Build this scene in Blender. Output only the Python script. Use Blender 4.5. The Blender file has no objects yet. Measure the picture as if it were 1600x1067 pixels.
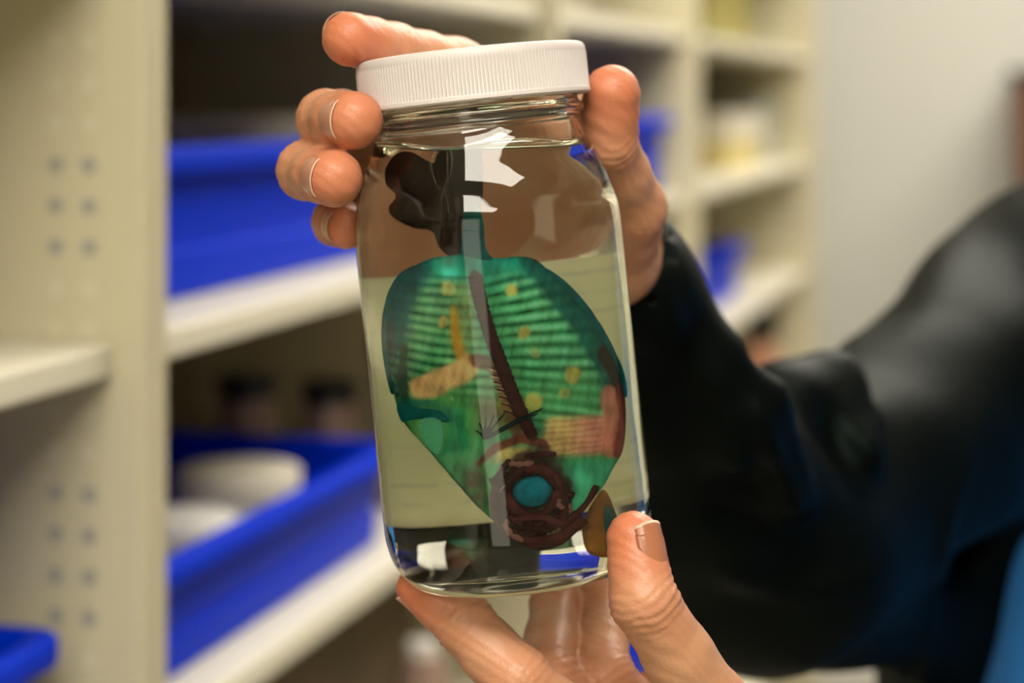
import bpy, bmesh, math, random
import numpy as np
from mathutils import Matrix, Vector, Euler
random.seed(7); RNG = np.random.default_rng(7)
SC = bpy.context.scene
COL = SC.collection
PI = math.pi

# ------------------------------------------------------------------ camera
CAMZ = 1.5; FPX = 3200.0; HOR = 153.0
cam = bpy.data.cameras.new('camera'); camo = bpy.data.objects.new('camera', cam); COL.objects.link(camo)
camo.location = (0, 0, CAMZ); camo.rotation_euler = (PI/2, 0, 0)
cam.sensor_width = 36.0; cam.lens = 36.0*FPX/1600.0
cam.shift_y = -(533.5-HOR)/1600.0
cam.clip_start = 0.02; cam.clip_end = 50
cam.dof.use_dof = True; cam.dof.focus_distance = 0.640; cam.dof.aperture_fstop = 6.0
SC.camera = camo
# ------------------------------------------------------------------ world / exposure
SC.view_settings.view_transform = 'Standard'; SC.view_settings.look = 'None'
SC.view_settings.gamma = 1.0; SC.view_settings.use_curve_mapping = False
SC.view_settings.exposure = 0.28
w = bpy.data.worlds.new('world'); SC.world = w; w.use_nodes = True
w.node_tree.nodes['Background'].inputs[0].default_value = (0.9, 0.95, 1, 1)
w.node_tree.nodes['Background'].inputs[1].default_value = 1.0
LAMP = 15.0          # ceiling panel radiance
SC.cycles.max_bounces = 20; SC.cycles.transmission_bounces = 18
SC.cycles.transparent_max_bounces = 16; SC.cycles.glossy_bounces = 6; SC.cycles.diffuse_bounces = 5
SC.cycles.caustics_refractive = True; SC.cycles.caustics_reflective = False
SC.cycles.sample_clamp_indirect = 60.0

# ------------------------------------------------------------------ helpers
def P(px, py, Y):
    return np.array([(px-800)/FPX*Y, Y, CAMZ+(HOR-py)/FPX*Y])
def proj(V):
    return np.stack([800+V[:, 0]/V[:, 1]*FPX, HOR-(V[:, 2]-CAMZ)/V[:, 1]*FPX], 1)

def mesh_data(name, V, F, mats, smooth=True, fmat=None, col=None):
    me = bpy.data.meshes.new(name)
    V = np.asarray(V, dtype=np.float32)
    if isinstance(F, np.ndarray):
        nf, k = F.shape
        me.vertices.add(len(V)); me.vertices.foreach_set('co', V.ravel())
        me.loops.add(nf*k); me.loops.foreach_set('vertex_index', F.astype(np.int32).ravel())
        me.polygons.add(nf); me.polygons.foreach_set('loop_start', np.arange(0, nf*k, k, dtype=np.int32))
        me.polygons.foreach_set('loop_total', np.full(nf, k, dtype=np.int32))
        me.update(calc_edges=True); me.validate()
    else:
        me.from_pydata([tuple(map(float, v)) for v in V], [], [tuple(map(int, f)) for f in F]); me.update()
    for m in (mats if isinstance(mats, (list, tuple)) else [mats]): me.materials.append(m)
    me.polygons.foreach_set('use_smooth', [bool(smooth)]*len(me.polygons))
    if fmat is not None: me.polygons.foreach_set('material_index', np.asarray(fmat, dtype=np.int32))
    if col is not None:
        a = me.color_attributes.new('pigment', 'FLOAT_COLOR', 'POINT')
        c = np.ones((len(V), 4), dtype=np.float32); c[:, :col.shape[1]] = col
        a.data.foreach_set('color', c.ravel())
    return me

def obj(name, V, F, mats, parent=None, smooth=True, fmat=None, col=None, sharp=None):
    me = mesh_data(name, V, F, mats, smooth, fmat, col)
    if sharp: 
        try: me.set_sharp_from_angle(angle=math.radians(sharp))
        except Exception: pass
    o = bpy.data.objects.new(name, me); COL.objects.link(o)
    if parent is not None: o.parent = parent
    return o
def tag(o, label=None, cat=None, group=None, kind=None):
    if label: o['label'] = label
    if cat: o['category'] = cat
    if group: o['group'] = group
    if kind: o['kind'] = kind
    return o
def thing(name, label, cat, loc=(0, 0, 0), rot=(0, 0, 0), group=None):
    o = bpy.data.objects.new(name, None); COL.objects.link(o)
    o.empty_display_size = 0.05
    o.location = loc; o.rotation_euler = rot
    return tag(o, label, cat, group)
def dup(root, loc, label, rotz=None, group=None):
    r = root.copy(); COL.objects.link(r); r.location = loc; r['label'] = label
    if rotz is not None: r.rotation_euler = (0, 0, rotz)
    if group: r['group'] = group
    for ch in list(root.children):
        c = ch.copy(); COL.objects.link(c); c.parent = r
        for g in list(ch.children):
            d = g.copy(); COL.objects.link(d); d.parent = c
    return r

def rbox(x0, x1, y0, y1, z0, z1, b=0.002, seg=2):
    bm = bmesh.new(); bmesh.ops.create_cube(bm, size=1)
    for v in bm.verts:
        v.co = ((x0+x1)/2+v.co.x*(x1-x0), (y0+y1)/2+v.co.y*(y1-y0), (z0+z1)/2+v.co.z*(z1-z0))
    if b > 0: bmesh.ops.bevel(bm, geom=bm.edges[:], offset=b, segments=seg, affect='EDGES', profile=0.5)
    bm.verts.index_update()
    V = [tuple(v.co) for v in bm.verts]; F = [[v.index for v in f.verts] for f in bm.faces]
    bm.free(); return V, F
def merge(*parts):
    V, F = [], []
    for v, f in parts:
        n = len(V); V += [tuple(p) for p in v]; F += [[i+n for i in q] for q in f]
    return V, F
def lathe(prof, n=64, cap0=True, cap1=True, closed=False, rfun=None):
    V, F = [], []
    m = len(prof)
    for k, (r, z) in enumerate(prof):
        for i in range(n):
            a = 2*PI*i/n
            rr = r if rfun is None else rfun(r, z, a, k)
            V.append((rr*math.cos(a), rr*math.sin(a), z))
    rng = range(m) if closed else range(m-1)
    for k in rng:
        k2 = (k+1) % m
        for i in range(n):
            j = (i+1) % n
            F.append([k*n+i, k*n+j, k2*n+j, k2*n+i])
    if not closed:
        if cap0: F.append([i for i in range(n)][::-1])
        if cap1: F.append([(m-1)*n+i for i in range(n)])
    return V, F
def tube(pts, rad, n=10, cap=True):
    pts = [Vector(p) for p in pts]; V, F = [], []
    up = Vector((0.13, 0.2, 1)).normalized(); m = len(pts)
    for k, p in enumerate(pts):
        t = (pts[min(k+1, m-1)]-pts[max(k-1, 0)]).normalized()
        s = t.cross(up)
        if s.length < 1e-4: s = t.cross(Vector((1, 0, 0)))
        s.normalize(); u = s.cross(t)
        r = rad[k] if hasattr(rad, '__len__') else rad
        for i in range(n):
            a = 2*PI*i/n; V.append(tuple(p+(s*math.cos(a)+u*math.sin(a))*r))
    for k in range(m-1):
        for i in range(n):
            j = (i+1) % n; F.append([k*n+i, k*n+j, (k+1)*n+j, (k+1)*n+i])
    if cap: F.append(list(range(n))[::-1]); F.append([(m-1)*n+i for i in range(n)])
    return V, F
def spline(pts, n):
    pts = np.asarray(pts, float); m = len(pts); out = []
    for t in np.linspace(0, m-1, n):
        i = min(int(t), m-2); f = t-i
        p0, p1, p2, p3 = pts[max(i-1, 0)], pts[i], pts[i+1], pts[min(i+2, m-1)]
        out.append(0.5*((2*p1)+(-p0+p2)*f+(2*p0-5*p1+4*p2-p3)*f*f+(-p0+3*p1-3*p2+p3)*f**3))
    return np.array(out)

# -------- signed-distance sculpting, polygonised with surface nets
class Field:
    def __init__(s, lo, hi, h):
        s.lo = np.array(lo, float); s.h = h
        n = np.ceil((np.array(hi)-s.lo)/h).astype(int)+1
        s.F = np.full(n, 1.0, dtype=np.float32); s.n = n
        s.ax = [(s.lo[i]+np.arange(n[i])*h).astype(np.float32) for i in range(3)]
    def box(s, lo, hi):
        i0 = np.clip(np.floor((np.array(lo)-s.lo)/s.h).astype(int), 0, s.n-1)
        i1 = np.clip(np.ceil((np.array(hi)-s.lo)/s.h).astype(int)+1, 1, s.n)
        return tuple(slice(a, b) for a, b in zip(i0, i1))
    def grid(s, sl):
        return s.ax[0][sl[0]][:, None, None], s.ax[1][sl[1]][None, :, None], s.ax[2][sl[2]][None, None, :]
    def cone_d(s, sl, a, b, ra, rb):
        X, Y, Z = s.grid(sl); a = np.array(a, float); b = np.array(b, float); ba = b-a
        L = max(float(ba@ba), 1e-12)
        px, py, pz = X-np.float32(a[0]), Y-np.float32(a[1]), Z-np.float32(a[2])
        t = np.clip((px*np.float32(ba[0])+py*np.float32(ba[1])+pz*np.float32(ba[2]))/np.float32(L), 0, 1)
        d = np.sqrt((px-t*np.float32(ba[0]))**2+(py-t*np.float32(ba[1]))**2+(pz-t*np.float32(ba[2]))**2)
        return d-(np.float32(ra)+t*np.float32(rb-ra))
    @staticmethod
    def smin(a, b, k):
        if k <= 0: return np.minimum(a, b)
        hh = np.maximum(k-np.abs(a-b), 0)/k
        return np.minimum(a, b)-hh*hh*np.float32(k*0.25)
    def chain(s, pts, rad, kin=0.004, k=0.003):
        pts = [np.array(p, float) for p in pts]; R = max(rad)+max(k, kin)+4*s.h+0.004
        sl = s.box(np.min(pts, 0)-R, np.max(pts, 0)+R); g = None
        if any(x.stop <= x.start for x in sl): return
        for i in range(len(pts)-1):
            d = s.cone_d(sl, pts[i], pts[i+1], rad[i], rad[i+1])
            g = d if g is None else s.smin(g, d, kin)
        s.F[sl] = s.smin(s.F[sl], g, k)
    def ball(s, c, r, k=0.003): s.chain([c, np.array(c)+1e-5], [r, r], 0, k)
    def cut(s, a, b, ra, rb):
        R = max(ra, rb)+3*s.h; sl = s.box(np.minimum(a, b)-R, np.maximum(a, b)+R)
        s.F[sl] = np.maximum(s.F[sl], -s.cone_d(sl, a, b, ra, rb))
    def mesh(s):
        F = s.F; nx, ny, nz = F.shape; ins = F < 0
        c = np.zeros((nx-1, ny-1, nz-1), dtype=np.int8)
        for dx in (0, 1):
            for dy in (0, 1):
                for dz in (0, 1): c += ins[dx:nx-1+dx, dy:ny-1+dy, dz:nz-1+dz]
        act = np.argwhere((c > 0) & (c < 8))
        idx = np.full(c.shape, -1, dtype=np.int64); idx[tuple(act.T)] = np.arange(len(act))
        pos = np.zeros((len(act), 3)); cnt = np.zeros(len(act))
        corners = [(x, y, z) for x in (0, 1) for y in (0, 1) for z in (0, 1)]
        val = {q: F[act[:, 0]+q[0], act[:, 1]+q[1], act[:, 2]+q[2]].astype(float) for q in corners}
        for a in corners:
            for ax in range(3):
                if a[ax]: continue
                b = list(a); b[ax] = 1; b = tuple(b)
                va, vb = val[a], val[b]; m = (va < 0) != (vb < 0)
                t = va[m]/(va[m]-vb[m]); p = np.tile(np.array(a, float), (m.sum(), 1)); p[:, ax] += t
                pos[m] += p; cnt[m] += 1
        V = s.lo+(act+pos/cnt[:, None])*s.h
        Q = []
        for ax in range(3):
            o1, o2 = [(1, 2), (2, 0), (0, 1)][ax]
            sl0 = [slice(None)]*3; sl1 = [slice(None)]*3; sl0[ax] = slice(0, -1); sl1[ax] = slice(1, None)
            A, B = ins[tuple(sl0)], ins[tuple(sl1)]
            e = np.argwhere(A != B); e = e[(e[:, o1] > 0) & (e[:, o2] > 0) & (e[:, o1] < F.shape[o1]-1) & (e[:, o2] < F.shape[o2]-1)]
            flip = A[tuple(e.T)]
            def at(d1, d2):
                q = e.copy(); q[:, o1] -= d1; q[:, o2] -= d2; return idx[tuple(q.T)]
            q = np.stack([at(1, 1), at(0, 1), at(0, 0), at(1, 0)], 1)
            q[~flip] = q[~flip][:, ::-1]; Q.append(q)
        Q = np.concatenate(Q); Q = Q[(Q >= 0).all(1)]
        return V, Q
def vnormals(V, Q):
    n = np.cross(V[Q[:, 2]]-V[Q[:, 0]], V[Q[:, 3]]-V[Q[:, 1]]); N = np.zeros_like(V)
    for i in range(4): np.add.at(N, Q[:, i], n)
    return N/np.maximum(np.linalg.norm(N, axis=1, keepdims=True), 1e-12)
def smooth_mesh(V, Q, it=2, lam=0.5):
    V = V.copy()
    for _ in range(it):
        S = np.zeros_like(V); C = np.zeros(len(V))
        for i in range(4):
            a, b = Q[:, i], Q[:, (i+1) % 4]
            np.add.at(S, a, V[b]); np.add.at(C, a, 1); np.add.at(S, b, V[a]); np.add.at(C, b, 1)
        V += lam*(S/np.maximum(C, 1)[:, None]-V)
    return V

# ------------------------------------------------------------------ materials
def new_mat(name):
    m = bpy.data.materials.new(name); m.use_nodes = True
    nt = m.node_tree; return m, nt, nt.nodes['Principled BSDF']
def mat(name, c, rough=0.5, metal=0.0, spec=0.5, bump=0.0, bscale=80, var=0.0, vscale=6, coat=0.0, c2=None, sheen=0.0):
    m, nt, b = new_mat(name)
    b.inputs['Base Color'].default_value = (*c, 1); b.inputs['Roughness'].default_value = rough
    b.inputs['Metallic'].default_value = metal; b.inputs['Specular IOR Level'].default_value = spec
    b.inputs['Coat Weight'].default_value = coat; b.inputs['Sheen Weight'].default_value = sheen
    tc = nt.nodes.new('ShaderNodeTexCoord')
    if var > 0:
        n = nt.nodes.new('ShaderNodeTexNoise'); n.inputs['Scale'].default_value = vscale; n.inputs['Detail'].default_value = 5
        nt.links.new(tc.outputs['Object'], n.inputs['Vector'])
        mx = nt.nodes.new('ShaderNodeMix'); mx.data_type = 'RGBA'
        cc = c2 if c2 else tuple(x*(1-var) for x in c)
        mx.inputs[6].default_value = (*c, 1); mx.inputs[7].default_value = (*cc, 1)
        nt.links.new(n.outputs['Fac'], mx.inputs[0]); nt.links.new(mx.outputs[2], b.inputs['Base Color'])
    if bump > 0:
        n = nt.nodes.new('ShaderNodeTexNoise'); n.inputs['Scale'].default_value = bscale; n.inputs['Detail'].default_value = 4
        nt.links.new(tc.outputs['Object'], n.inputs['Vector'])
        bp = nt.nodes.new('ShaderNodeBump'); bp.inputs['Strength'].default_value = bump; bp.inputs['Distance'].default_value = 0.002
        nt.links.new(n.outputs['Fac'], bp.inputs['Height']); nt.links.new(bp.outputs['Normal'], b.inputs['Normal'])
    return m
M = {}
M['cream'] = mat('cream_paint', (0.545, 0.50, 0.345), 0.42, var=0.08, vscale=3)
M['lip'] = mat('shelf_laminate', (0.68, 0.645, 0.525), 0.40, var=0.06, vscale=4)
M['hole'] = mat('hole_shade_disc', (0.30, 0.30, 0.26), 0.5)  # dark inside of open peg holes, painted on flat discs
M['faint'] = mat('faint_hole_shade_disc', (0.58, 0.54, 0.39), 0.5)  # same holes where shading leaves them faint, put into the colour
M['back'] = mat('back_shade_brown', (0.24, 0.20, 0.13), 0.8, var=0.3, vscale=8)  # dark brown standing in for the shade behind the shelves
M['blue'] = mat('blue_plastic', (0.000, 0.030, 0.62), 0.45, spec=0.05, bump=0.05, bscale=300, var=0.12, vscale=3)
M['white'] = mat('white_plastic', (0.85, 0.83, 0.80), 0.38, bump=0.03, bscale=300)
M['lid'] = mat('lid_plastic', (0.60, 0.555, 0.54), 0.45, spec=0.45, var=0.03, vscale=40)
M['darkwall'] = mat('taupe_wall_paint', (0.24, 0.21, 0.17), 0.8, bump=0.05, bscale=60)
M['wall'] = mat('wall_paint', (0.56, 0.56, 0.515), 0.7, bump=0.05, bscale=60, var=0.05, vscale=1.5)
M['floor'] = mat('pale_vinyl', (0.40, 0.37, 0.28), 0.4, var=0.15, vscale=4)
M['ceiling'] = mat('ceiling_tile', (0.8, 0.79, 0.75), 0.9, bump=0.1, bscale=100)
M['wood'] = mat('reddish_wood', (0.17, 0.045, 0.012), 0.4, var=0.5, vscale=5)
M['darkwood'] = mat('dark_wood_edge', (0.02, 0.008, 0.005), 0.5)
M['card'] = mat('brown_cardboard', (0.13, 0.09, 0.045), 0.8, var=0.2, vscale=10)
M['olive'] = mat('olive_card', (0.30, 0.26, 0.06), 0.7, var=0.15)
M['yellow'] = mat('yellow_card', (0.62, 0.52, 0.20), 0.7, var=0.1)
M['creambox'] = mat('cream_card', (0.75, 0.70, 0.58), 0.6, var=0.1)
M['greybox'] = mat('grey_card', (0.42, 0.46, 0.44), 0.6, var=0.1)
M['shadecrate'] = mat('shade_crate_taupe', (0.46, 0.41, 0.30), 0.6, var=0.3, vscale=10)  # for the crate added to fill the dark bay
M['amber'] = mat('brown_glass', (0.42, 0.28, 0.22), 0.35, var=0.5, vscale=30, coat=0.3)
M['pinkish'] = mat('pink_specimen', (0.60, 0.28, 0.17), 0.4, var=0.3, vscale=40)
M['black'] = mat('black_plastic', (0.010, 0.012, 0.010), 0.4)
M['green'] = mat('green_lid', (0.16, 0.36, 0.22), 0.4)
M['jacket'] = mat('black_jacket_cloth', (0.0012, 0.0020, 0.0018), 0.52, spec=0.075, bump=0.2, bscale=160)
M['jacket'].node_tree.nodes['Principled BSDF'].inputs['Specular Tint'].default_value = (0.72, 1.0, 0.90, 1)
M['shirt'] = mat('blue_shirt_cloth', (0.004, 0.19, 0.60), 0.8, bump=0.3, bscale=400, sheen=0.1)
M['trouser'] = mat('dark_trouser_cloth', (0.012, 0.013, 0.018), 0.85, bump=0.2, bscale=300)
M['shoe'] = mat('black_leather', (0.01, 0.009, 0.008), 0.35)
M['hair'] = mat('brown_hair', (0.06, 0.035, 0.02), 0.5, bump=0.8, bscale=200)
M['eyewhite'] = mat('eye_white', (0.8, 0.78, 0.75), 0.15)
M['iris'] = mat('brown_iris', (0.05, 0.025, 0.01), 0.1)
M['nail'] = mat('fingernail', (0.55, 0.27, 0.18), 0.28, spec=0.5, var=0.15, vscale=120)
M['nailedge'] = mat('nail_edge', (0.60, 0.41, 0.29), 0.35)
M['nail_dark'] = mat('thumb_nail', (0.30, 0.10, 0.055), 0.26, var=0.35, vscale=120, c2=(0.42, 0.18, 0.085))

def skin_material():
    m, nt, b = new_mat('skin')
    at = nt.nodes.new('ShaderNodeAttribute'); at.attribute_name = 'pigment'
    sep = nt.nodes.new('ShaderNodeSeparateColor'); nt.links.new(at.outputs['Color'], sep.inputs[0])
    tc = nt.nodes.new('ShaderNodeTexCoord')
    n = nt.nodes.new('ShaderNodeTexNoise'); n.inputs['Scale'].default_value = 60; n.inputs['Detail'].default_value = 6
    nt.links.new(tc.outputs['Object'], n.inputs['Vector'])
    mx0 = nt.nodes.new('ShaderNodeMix'); mx0.data_type = 'RGBA'
    mx0.inputs[6].default_value = (0.55, 0.295, 0.17, 1); mx0.inputs[7].default_value = (0.47, 0.232, 0.125, 1)
    nt.links.new(n.outputs['Fac'], mx0.inputs[0])
    mx = nt.nodes.new('ShaderNodeMix'); mx.data_type = 'RGBA'
    mx.inputs[7].default_value = (0.53, 0.15, 0.07, 1)
    nt.links.new(sep.outputs[0], mx.inputs[0]); nt.links.new(mx0.outputs[2], mx.inputs[6])
    nt.links.new(mx.outputs[2], b.inputs['Base Color'])
    b.inputs['Roughness'].default_value = 0.42; b.inputs['Specular IOR Level'].default_value = 0.4
    b.inputs['Subsurface Weight'].default_value = 0.12
    b.inputs['Subsurface Radius'].default_value = (1.0, 0.35, 0.2); b.inputs['Subsurface Scale'].default_value = 0.004
    v = nt.nodes.new('ShaderNodeTexVoronoi'); v.inputs['Scale'].default_value = 900
    n2 = nt.nodes.new('ShaderNodeTexNoise'); n2.inputs['Scale'].default_value = 260; n2.inputs['Detail'].default_value = 5
    ad = nt.nodes.new('ShaderNodeMath'); ad.operation = 'ADD'
    nt.links.new(tc.outputs['Object'], v.inputs['Vector']); nt.links.new(tc.outputs['Object'], n2.inputs['Vector'])
    nt.links.new(v.outputs['Distance'], ad.inputs[0]); nt.links.new(n2.outputs['Fac'], ad.inputs[1])
    bp = nt.nodes.new('ShaderNodeBump'); bp.inputs['Strength'].default_value = 0.16; bp.inputs['Distance'].default_value = 0.0006
    nt.links.new(ad.outputs[0], bp.inputs['Height']); nt.links.new(bp.outputs['Normal'], b.inputs['Normal'])
    return m
M['skin'] = skin_material()

def refract(name, ior, c, rough=0.0, bump=0.0):
    m = bpy.data.materials.new(name); m.use_nodes = True; nt = m.node_tree
    for n in list(nt.nodes): nt.nodes.remove(n)
    out = nt.nodes.new('ShaderNodeOutputMaterial'); g = nt.nodes.new('ShaderNodeBsdfGlass')
    g.inputs['Color'].default_value = (*c, 1); g.inputs['Roughness'].default_value = rough; g.inputs['IOR'].default_value = ior
    nt.links.new(g.outputs[0], out.inputs[0])
    if bump > 0:
        tc = nt.nodes.new('ShaderNodeTexCoord'); mp = nt.nodes.new('ShaderNodeMapping'); mp.inputs['Scale'].default_value = (60, 60, 9)
        n = nt.nodes.new('ShaderNodeTexNoise'); n.inputs['Scale'].default_value = 1.0; n.inputs['Detail'].default_value = 2
        bp = nt.nodes.new('ShaderNodeBump'); bp.inputs['Strength'].default_value = bump; bp.inputs['Distance'].default_value = 0.002
        nt.links.new(tc.outputs['Object'], mp.inputs[0]); nt.links.new(mp.outputs[0], n.inputs['Vector'])
        nt.links.new(n.outputs['Fac'], bp.inputs['Height']); nt.links.new(bp.outputs['Normal'], g.inputs['Normal'])
    return m
M['glass'] = refract('jar_glass', 1.49, (0.996, 0.997, 0.978), 0.0, 0.12)
M['fluid'] = refract('preserving_fluid', 0.985, (0.996, 0.992, 0.962))

def tissue(name, use_attr=True, c=(0.1, 0.3, 0.2), clear=0.35, clear_tint=None, glow=0.45, mott=1.5):
    """stained cleared tissue: part see-through, part translucent, part matte"""
    m = bpy.data.materials.new(name); m.use_nodes = True; nt = m.node_tree
    for n in list(nt.nodes): nt.nodes.remove(n)
    out = nt.nodes.new('ShaderNodeOutputMaterial')
    tr = nt.nodes.new('ShaderNodeBsdfTransparent'); tl = nt.nodes.new('ShaderNodeBsdfTranslucent'); df = nt.nodes.new('ShaderNodeBsdfDiffuse')
    m1 = nt.nodes.new('ShaderNodeMixShader'); m2 = nt.nodes.new('ShaderNodeMixShader')
    m1.inputs[0].default_value = glow; m2.inputs[0].default_value = clear
    nt.links.new(df.outputs[0], m1.inputs[1]); nt.links.new(tl.outputs[0], m1.inputs[2])
    nt.links.new(m1.outputs[0], m2.inputs[1]); nt.links.new(tr.outputs[0], m2.inputs[2]); nt.links.new(m2.outputs[0], out.inputs[0])
    if use_attr:
        at = nt.nodes.new('ShaderNodeAttribute'); at.attribute_name = 'pigment'
        for s in (tl, df): nt.links.new(at.outputs['Color'], s.inputs['Color'])
        gm = nt.nodes.new('ShaderNodeGamma'); gm.inputs[1].default_value = 0.5
        nt.links.new(at.outputs['Color'], gm.inputs[0]); nt.links.new(gm.outputs[0], tr.inputs['Color'])
        nt.links.new(at.outputs['Alpha'], m2.inputs[0])
    else:
        tc = nt.nodes.new('ShaderNodeTexCoord'); n = nt.nodes.new('ShaderNodeTexNoise'); n.inputs['Scale'].default_value = 300; n.inputs['Detail'].default_value = 4
        mx = nt.nodes.new('ShaderNodeMix'); mx.data_type = 'RGBA'
        mx.inputs[6].default_value = (*c, 1); mx.inputs[7].default_value = (*[min(1, x*mott) for x in c], 1)
        nt.links.new(tc.outputs['Object'], n.inputs['Vector']); nt.links.new(n.outputs['Fac'], mx.inputs[0])
        for s in (tl, df): nt.links.new(mx.outputs[2], s.inputs['Color'])
        tr.inputs['Color'].default_value = (*(clear_tint or c), 1)
    return m
M['tissue'] = tissue('stained_tissue')
M['bone'] = tissue('maroon_bone', False, (0.025, 0.008, 0.008), 0.10, mott=3)
M['maroon'] = tissue('maroon_stain', False, (0.022, 0.006, 0.006), 0.25, (0.3, 0.12, 0.1), mott=8)
M['mauve'] = tissue('mauve_bone', False, (0.20, 0.10, 0.085), 0.3, (0.7, 0.5, 0.45), mott=2.5)
M['teal'] = tissue('teal_stain', False, (0.002, 0.07, 0.07), 0.25, (0.05, 0.5, 0.5), mott=3)
M['tealbright'] = tissue('eye_teal', False, (0.0008, 0.030, 0.042), 0.05, mott=12)
M['finray'] = tissue('dark_fin_ray', False, (0.004, 0.022, 0.022), 0.1)
M['mint'] = tissue('mint_stain', False, (0.12, 0.42, 0.26), 0.35, (0.5, 0.9, 0.7))
M['orange'] = tissue('orange_tissue', False, (0.45, 0.22, 0.04), 0.25, (0.9, 0.7, 0.3))
M['peach'] = tissue('peach_tissue', False, (0.62, 0.36, 0.19), 0.25, (0.9, 0.75, 0.5))
M['brownstain'] = tissue('brown_stain', False, (0.13, 0.07, 0.02), 0.35, (0.7, 0.5, 0.2), mott=3.5)
M['dusk'] = tissue('dusky_fin', False, (0.018, 0.014, 0.013), 0.42, (0.30, 0.24, 0.21), mott=3)

def paper_material():
    m = bpy.data.materials.new('label_paper'); m.use_nodes = True; nt = m.node_tree
    for n in list(nt.nodes): nt.nodes.remove(n)
    out = nt.nodes.new('ShaderNodeOutputMaterial')
    tl = nt.nodes.new('ShaderNodeBsdfTranslucent'); df = nt.nodes.new('ShaderNodeBsdfDiffuse'); mx = nt.nodes.new('ShaderNodeMixShader')
    mx.inputs[0].default_value = 0.08
    tc = nt.nodes.new('ShaderNodeTexCoord'); w_ = nt.nodes.new('ShaderNodeTexWave'); w_.wave_type = 'BANDS'; w_.bands_direction = 'Z'
    w_.inputs['Scale'].default_value = 48; w_.inputs['Distortion'].default_value = 0.2
    nt.links.new(tc.outputs['Object'], w_.inputs['Vector'])
    n = nt.nodes.new('ShaderNodeTexNoise'); n.inputs['Scale'].default_value = 260; nt.links.new(tc.outputs['Object'], n.inputs['Vector'])
    mu = nt.nodes.new('ShaderNodeMath'); mu.operation = 'MULTIPLY'
    nt.links.new(w_.outputs['Fac'], mu.inputs[0]); nt.links.new(n.outputs['Fac'], mu.inputs[1])
    rp = nt.nodes.new('ShaderNodeValToRGB'); rp.color_ramp.elements[0].position = 0.40; rp.color_ramp.elements[1].position = 0.62
    rp.color_ramp.elements[0].color = (0.92, 0.88, 0.62, 1); rp.color_ramp.elements[1].color = (0.80, 0.76, 0.54, 1)
    nt.links.new(mu.outputs[0], rp.inputs[0])
    for s in (tl, df): nt.links.new(rp.outputs[0], s.inputs['Color'])
    nt.links.new(df.outputs[0], mx.inputs[1]); nt.links.new(tl.outputs[0], mx.inputs[2]); nt.links.new(mx.outputs[0], out.inputs[0])
    return m
M['paper'] = paper_material()
def emit(name, c, s):
    m = bpy.data.materials.new(name); m.use_nodes = True; nt = m.node_tree
    for n in list(nt.nodes): nt.nodes.remove(n)
    out = nt.nodes.new('ShaderNodeOutputMaterial'); e = nt.nodes.new('ShaderNodeEmission')
    e.inputs[0].default_value = (*c, 1); e.inputs[1].default_value = s; nt.links.new(e.outputs[0], out.inputs[0]); return m
M['lamp'] = emit('lamp_diffuser', (1.0, 0.93, 0.80), LAMP)
M['day'] = emit('daylight_pane', (1.0, 0.92, 0.70), 2.1)

# ------------------------------------------------------------------ aisle frame: s along the shelving, u into the shelving, z up
D_ = np.array([0.252, 0.968, 0]); D_ /= np.linalg.norm(D_)
N_ = np.array([-D_[1], D_[0], 0])
ROT = math.atan2(D_[1], D_[0])
def W(s, u, z): return tuple(s*D_+u*N_+np.array([0, 0, z]))
FRONT = 0.47; DEPTH = 0.40

# ------------------------------------------------------------------ room shell (built in s,u,z and turned by ROT about the camera's floor point)
def room(name, s0, s1, u0, u1, z0, z1, m):
    V, F = rbox(s0, s1, u0, u1, z0, z1, 0)
    o = obj(name, V, F, m, smooth=False); o.rotation_euler = (0, 0, ROT); o['kind'] = 'structure'; return o
S0, S1, U0, U1, H = -3.6, 5.3, -2.6, 0.93, 2.75
room('floor', S0-.1, S1+.1, U0-.1, U1+.1, -0.1, 0, M['floor'])
room('ceiling', S0-.1, S1+.1, U0-.1, U1+.1, H, H+.1, M['ceiling'])
room('wall_left', S0, S1, U1, U1+.1, 0, H, M['wall'])
room('wall_right', S0, S1, U0-.1, U0, 0, H, M['darkwall'])
room('wall_far', S1, S1+.1, U0-.1, U1+.1, 0, H, M['wall'])
# back wall with a tall window opening
WU0, WU1, WZ0, WZ1 = -0.40, 0.62, 0.25, 2.35
V, F = merge(rbox(S0-.1, S0, U0-.1, WU0, 0, H, 0), rbox(S0-.1, S0, WU1, U1+.1, 0, H, 0),
             rbox(S0-.1, S0, WU0, WU1, 0, WZ0, 0), rbox(S0-.1, S0, WU0, WU1, WZ1, H, 0))
o = obj('wall_back', V, F, M['darkwall'], smooth=False); o.rotation_euler = (0, 0, ROT); o['kind'] = 'structure'
V, F = rbox(S0-.08, S0-.07, WU0, WU1, WZ0, WZ1, 0)
o = obj('window_1', V, F, M['day'], smooth=False); o.rotation_euler = (0, 0, ROT); o['kind'] = 'structure'
V, F = merge(rbox(S0-.06, S0+.02, WU0-.05, WU0, WZ0-.05, WZ1+.05, .004), rbox(S0-.06, S0+.02, WU1, WU1+.05, WZ0-.05, WZ1+.05, .004),
             rbox(S0-.06, S0+.02, WU0, WU1, WZ0-.05, WZ0, .004), rbox(S0-.06, S0+.02, WU0, WU1, WZ1, WZ1+.05, .004),
             rbox(S0-.05, S0-.02, WU0, WU1, 1.62, 1.66, .003))
obj('window_frame', V, F, M['white'], parent=o, smooth=False)
V, F = merge(rbox(S1-.015, S1, U0, U1, 0, 0.10, .003))
o = obj('baseboard_far', V, F, M['white'], smooth=False); o.rotation_euler = (0, 0, ROT); o['kind'] = 'structure'
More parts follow.
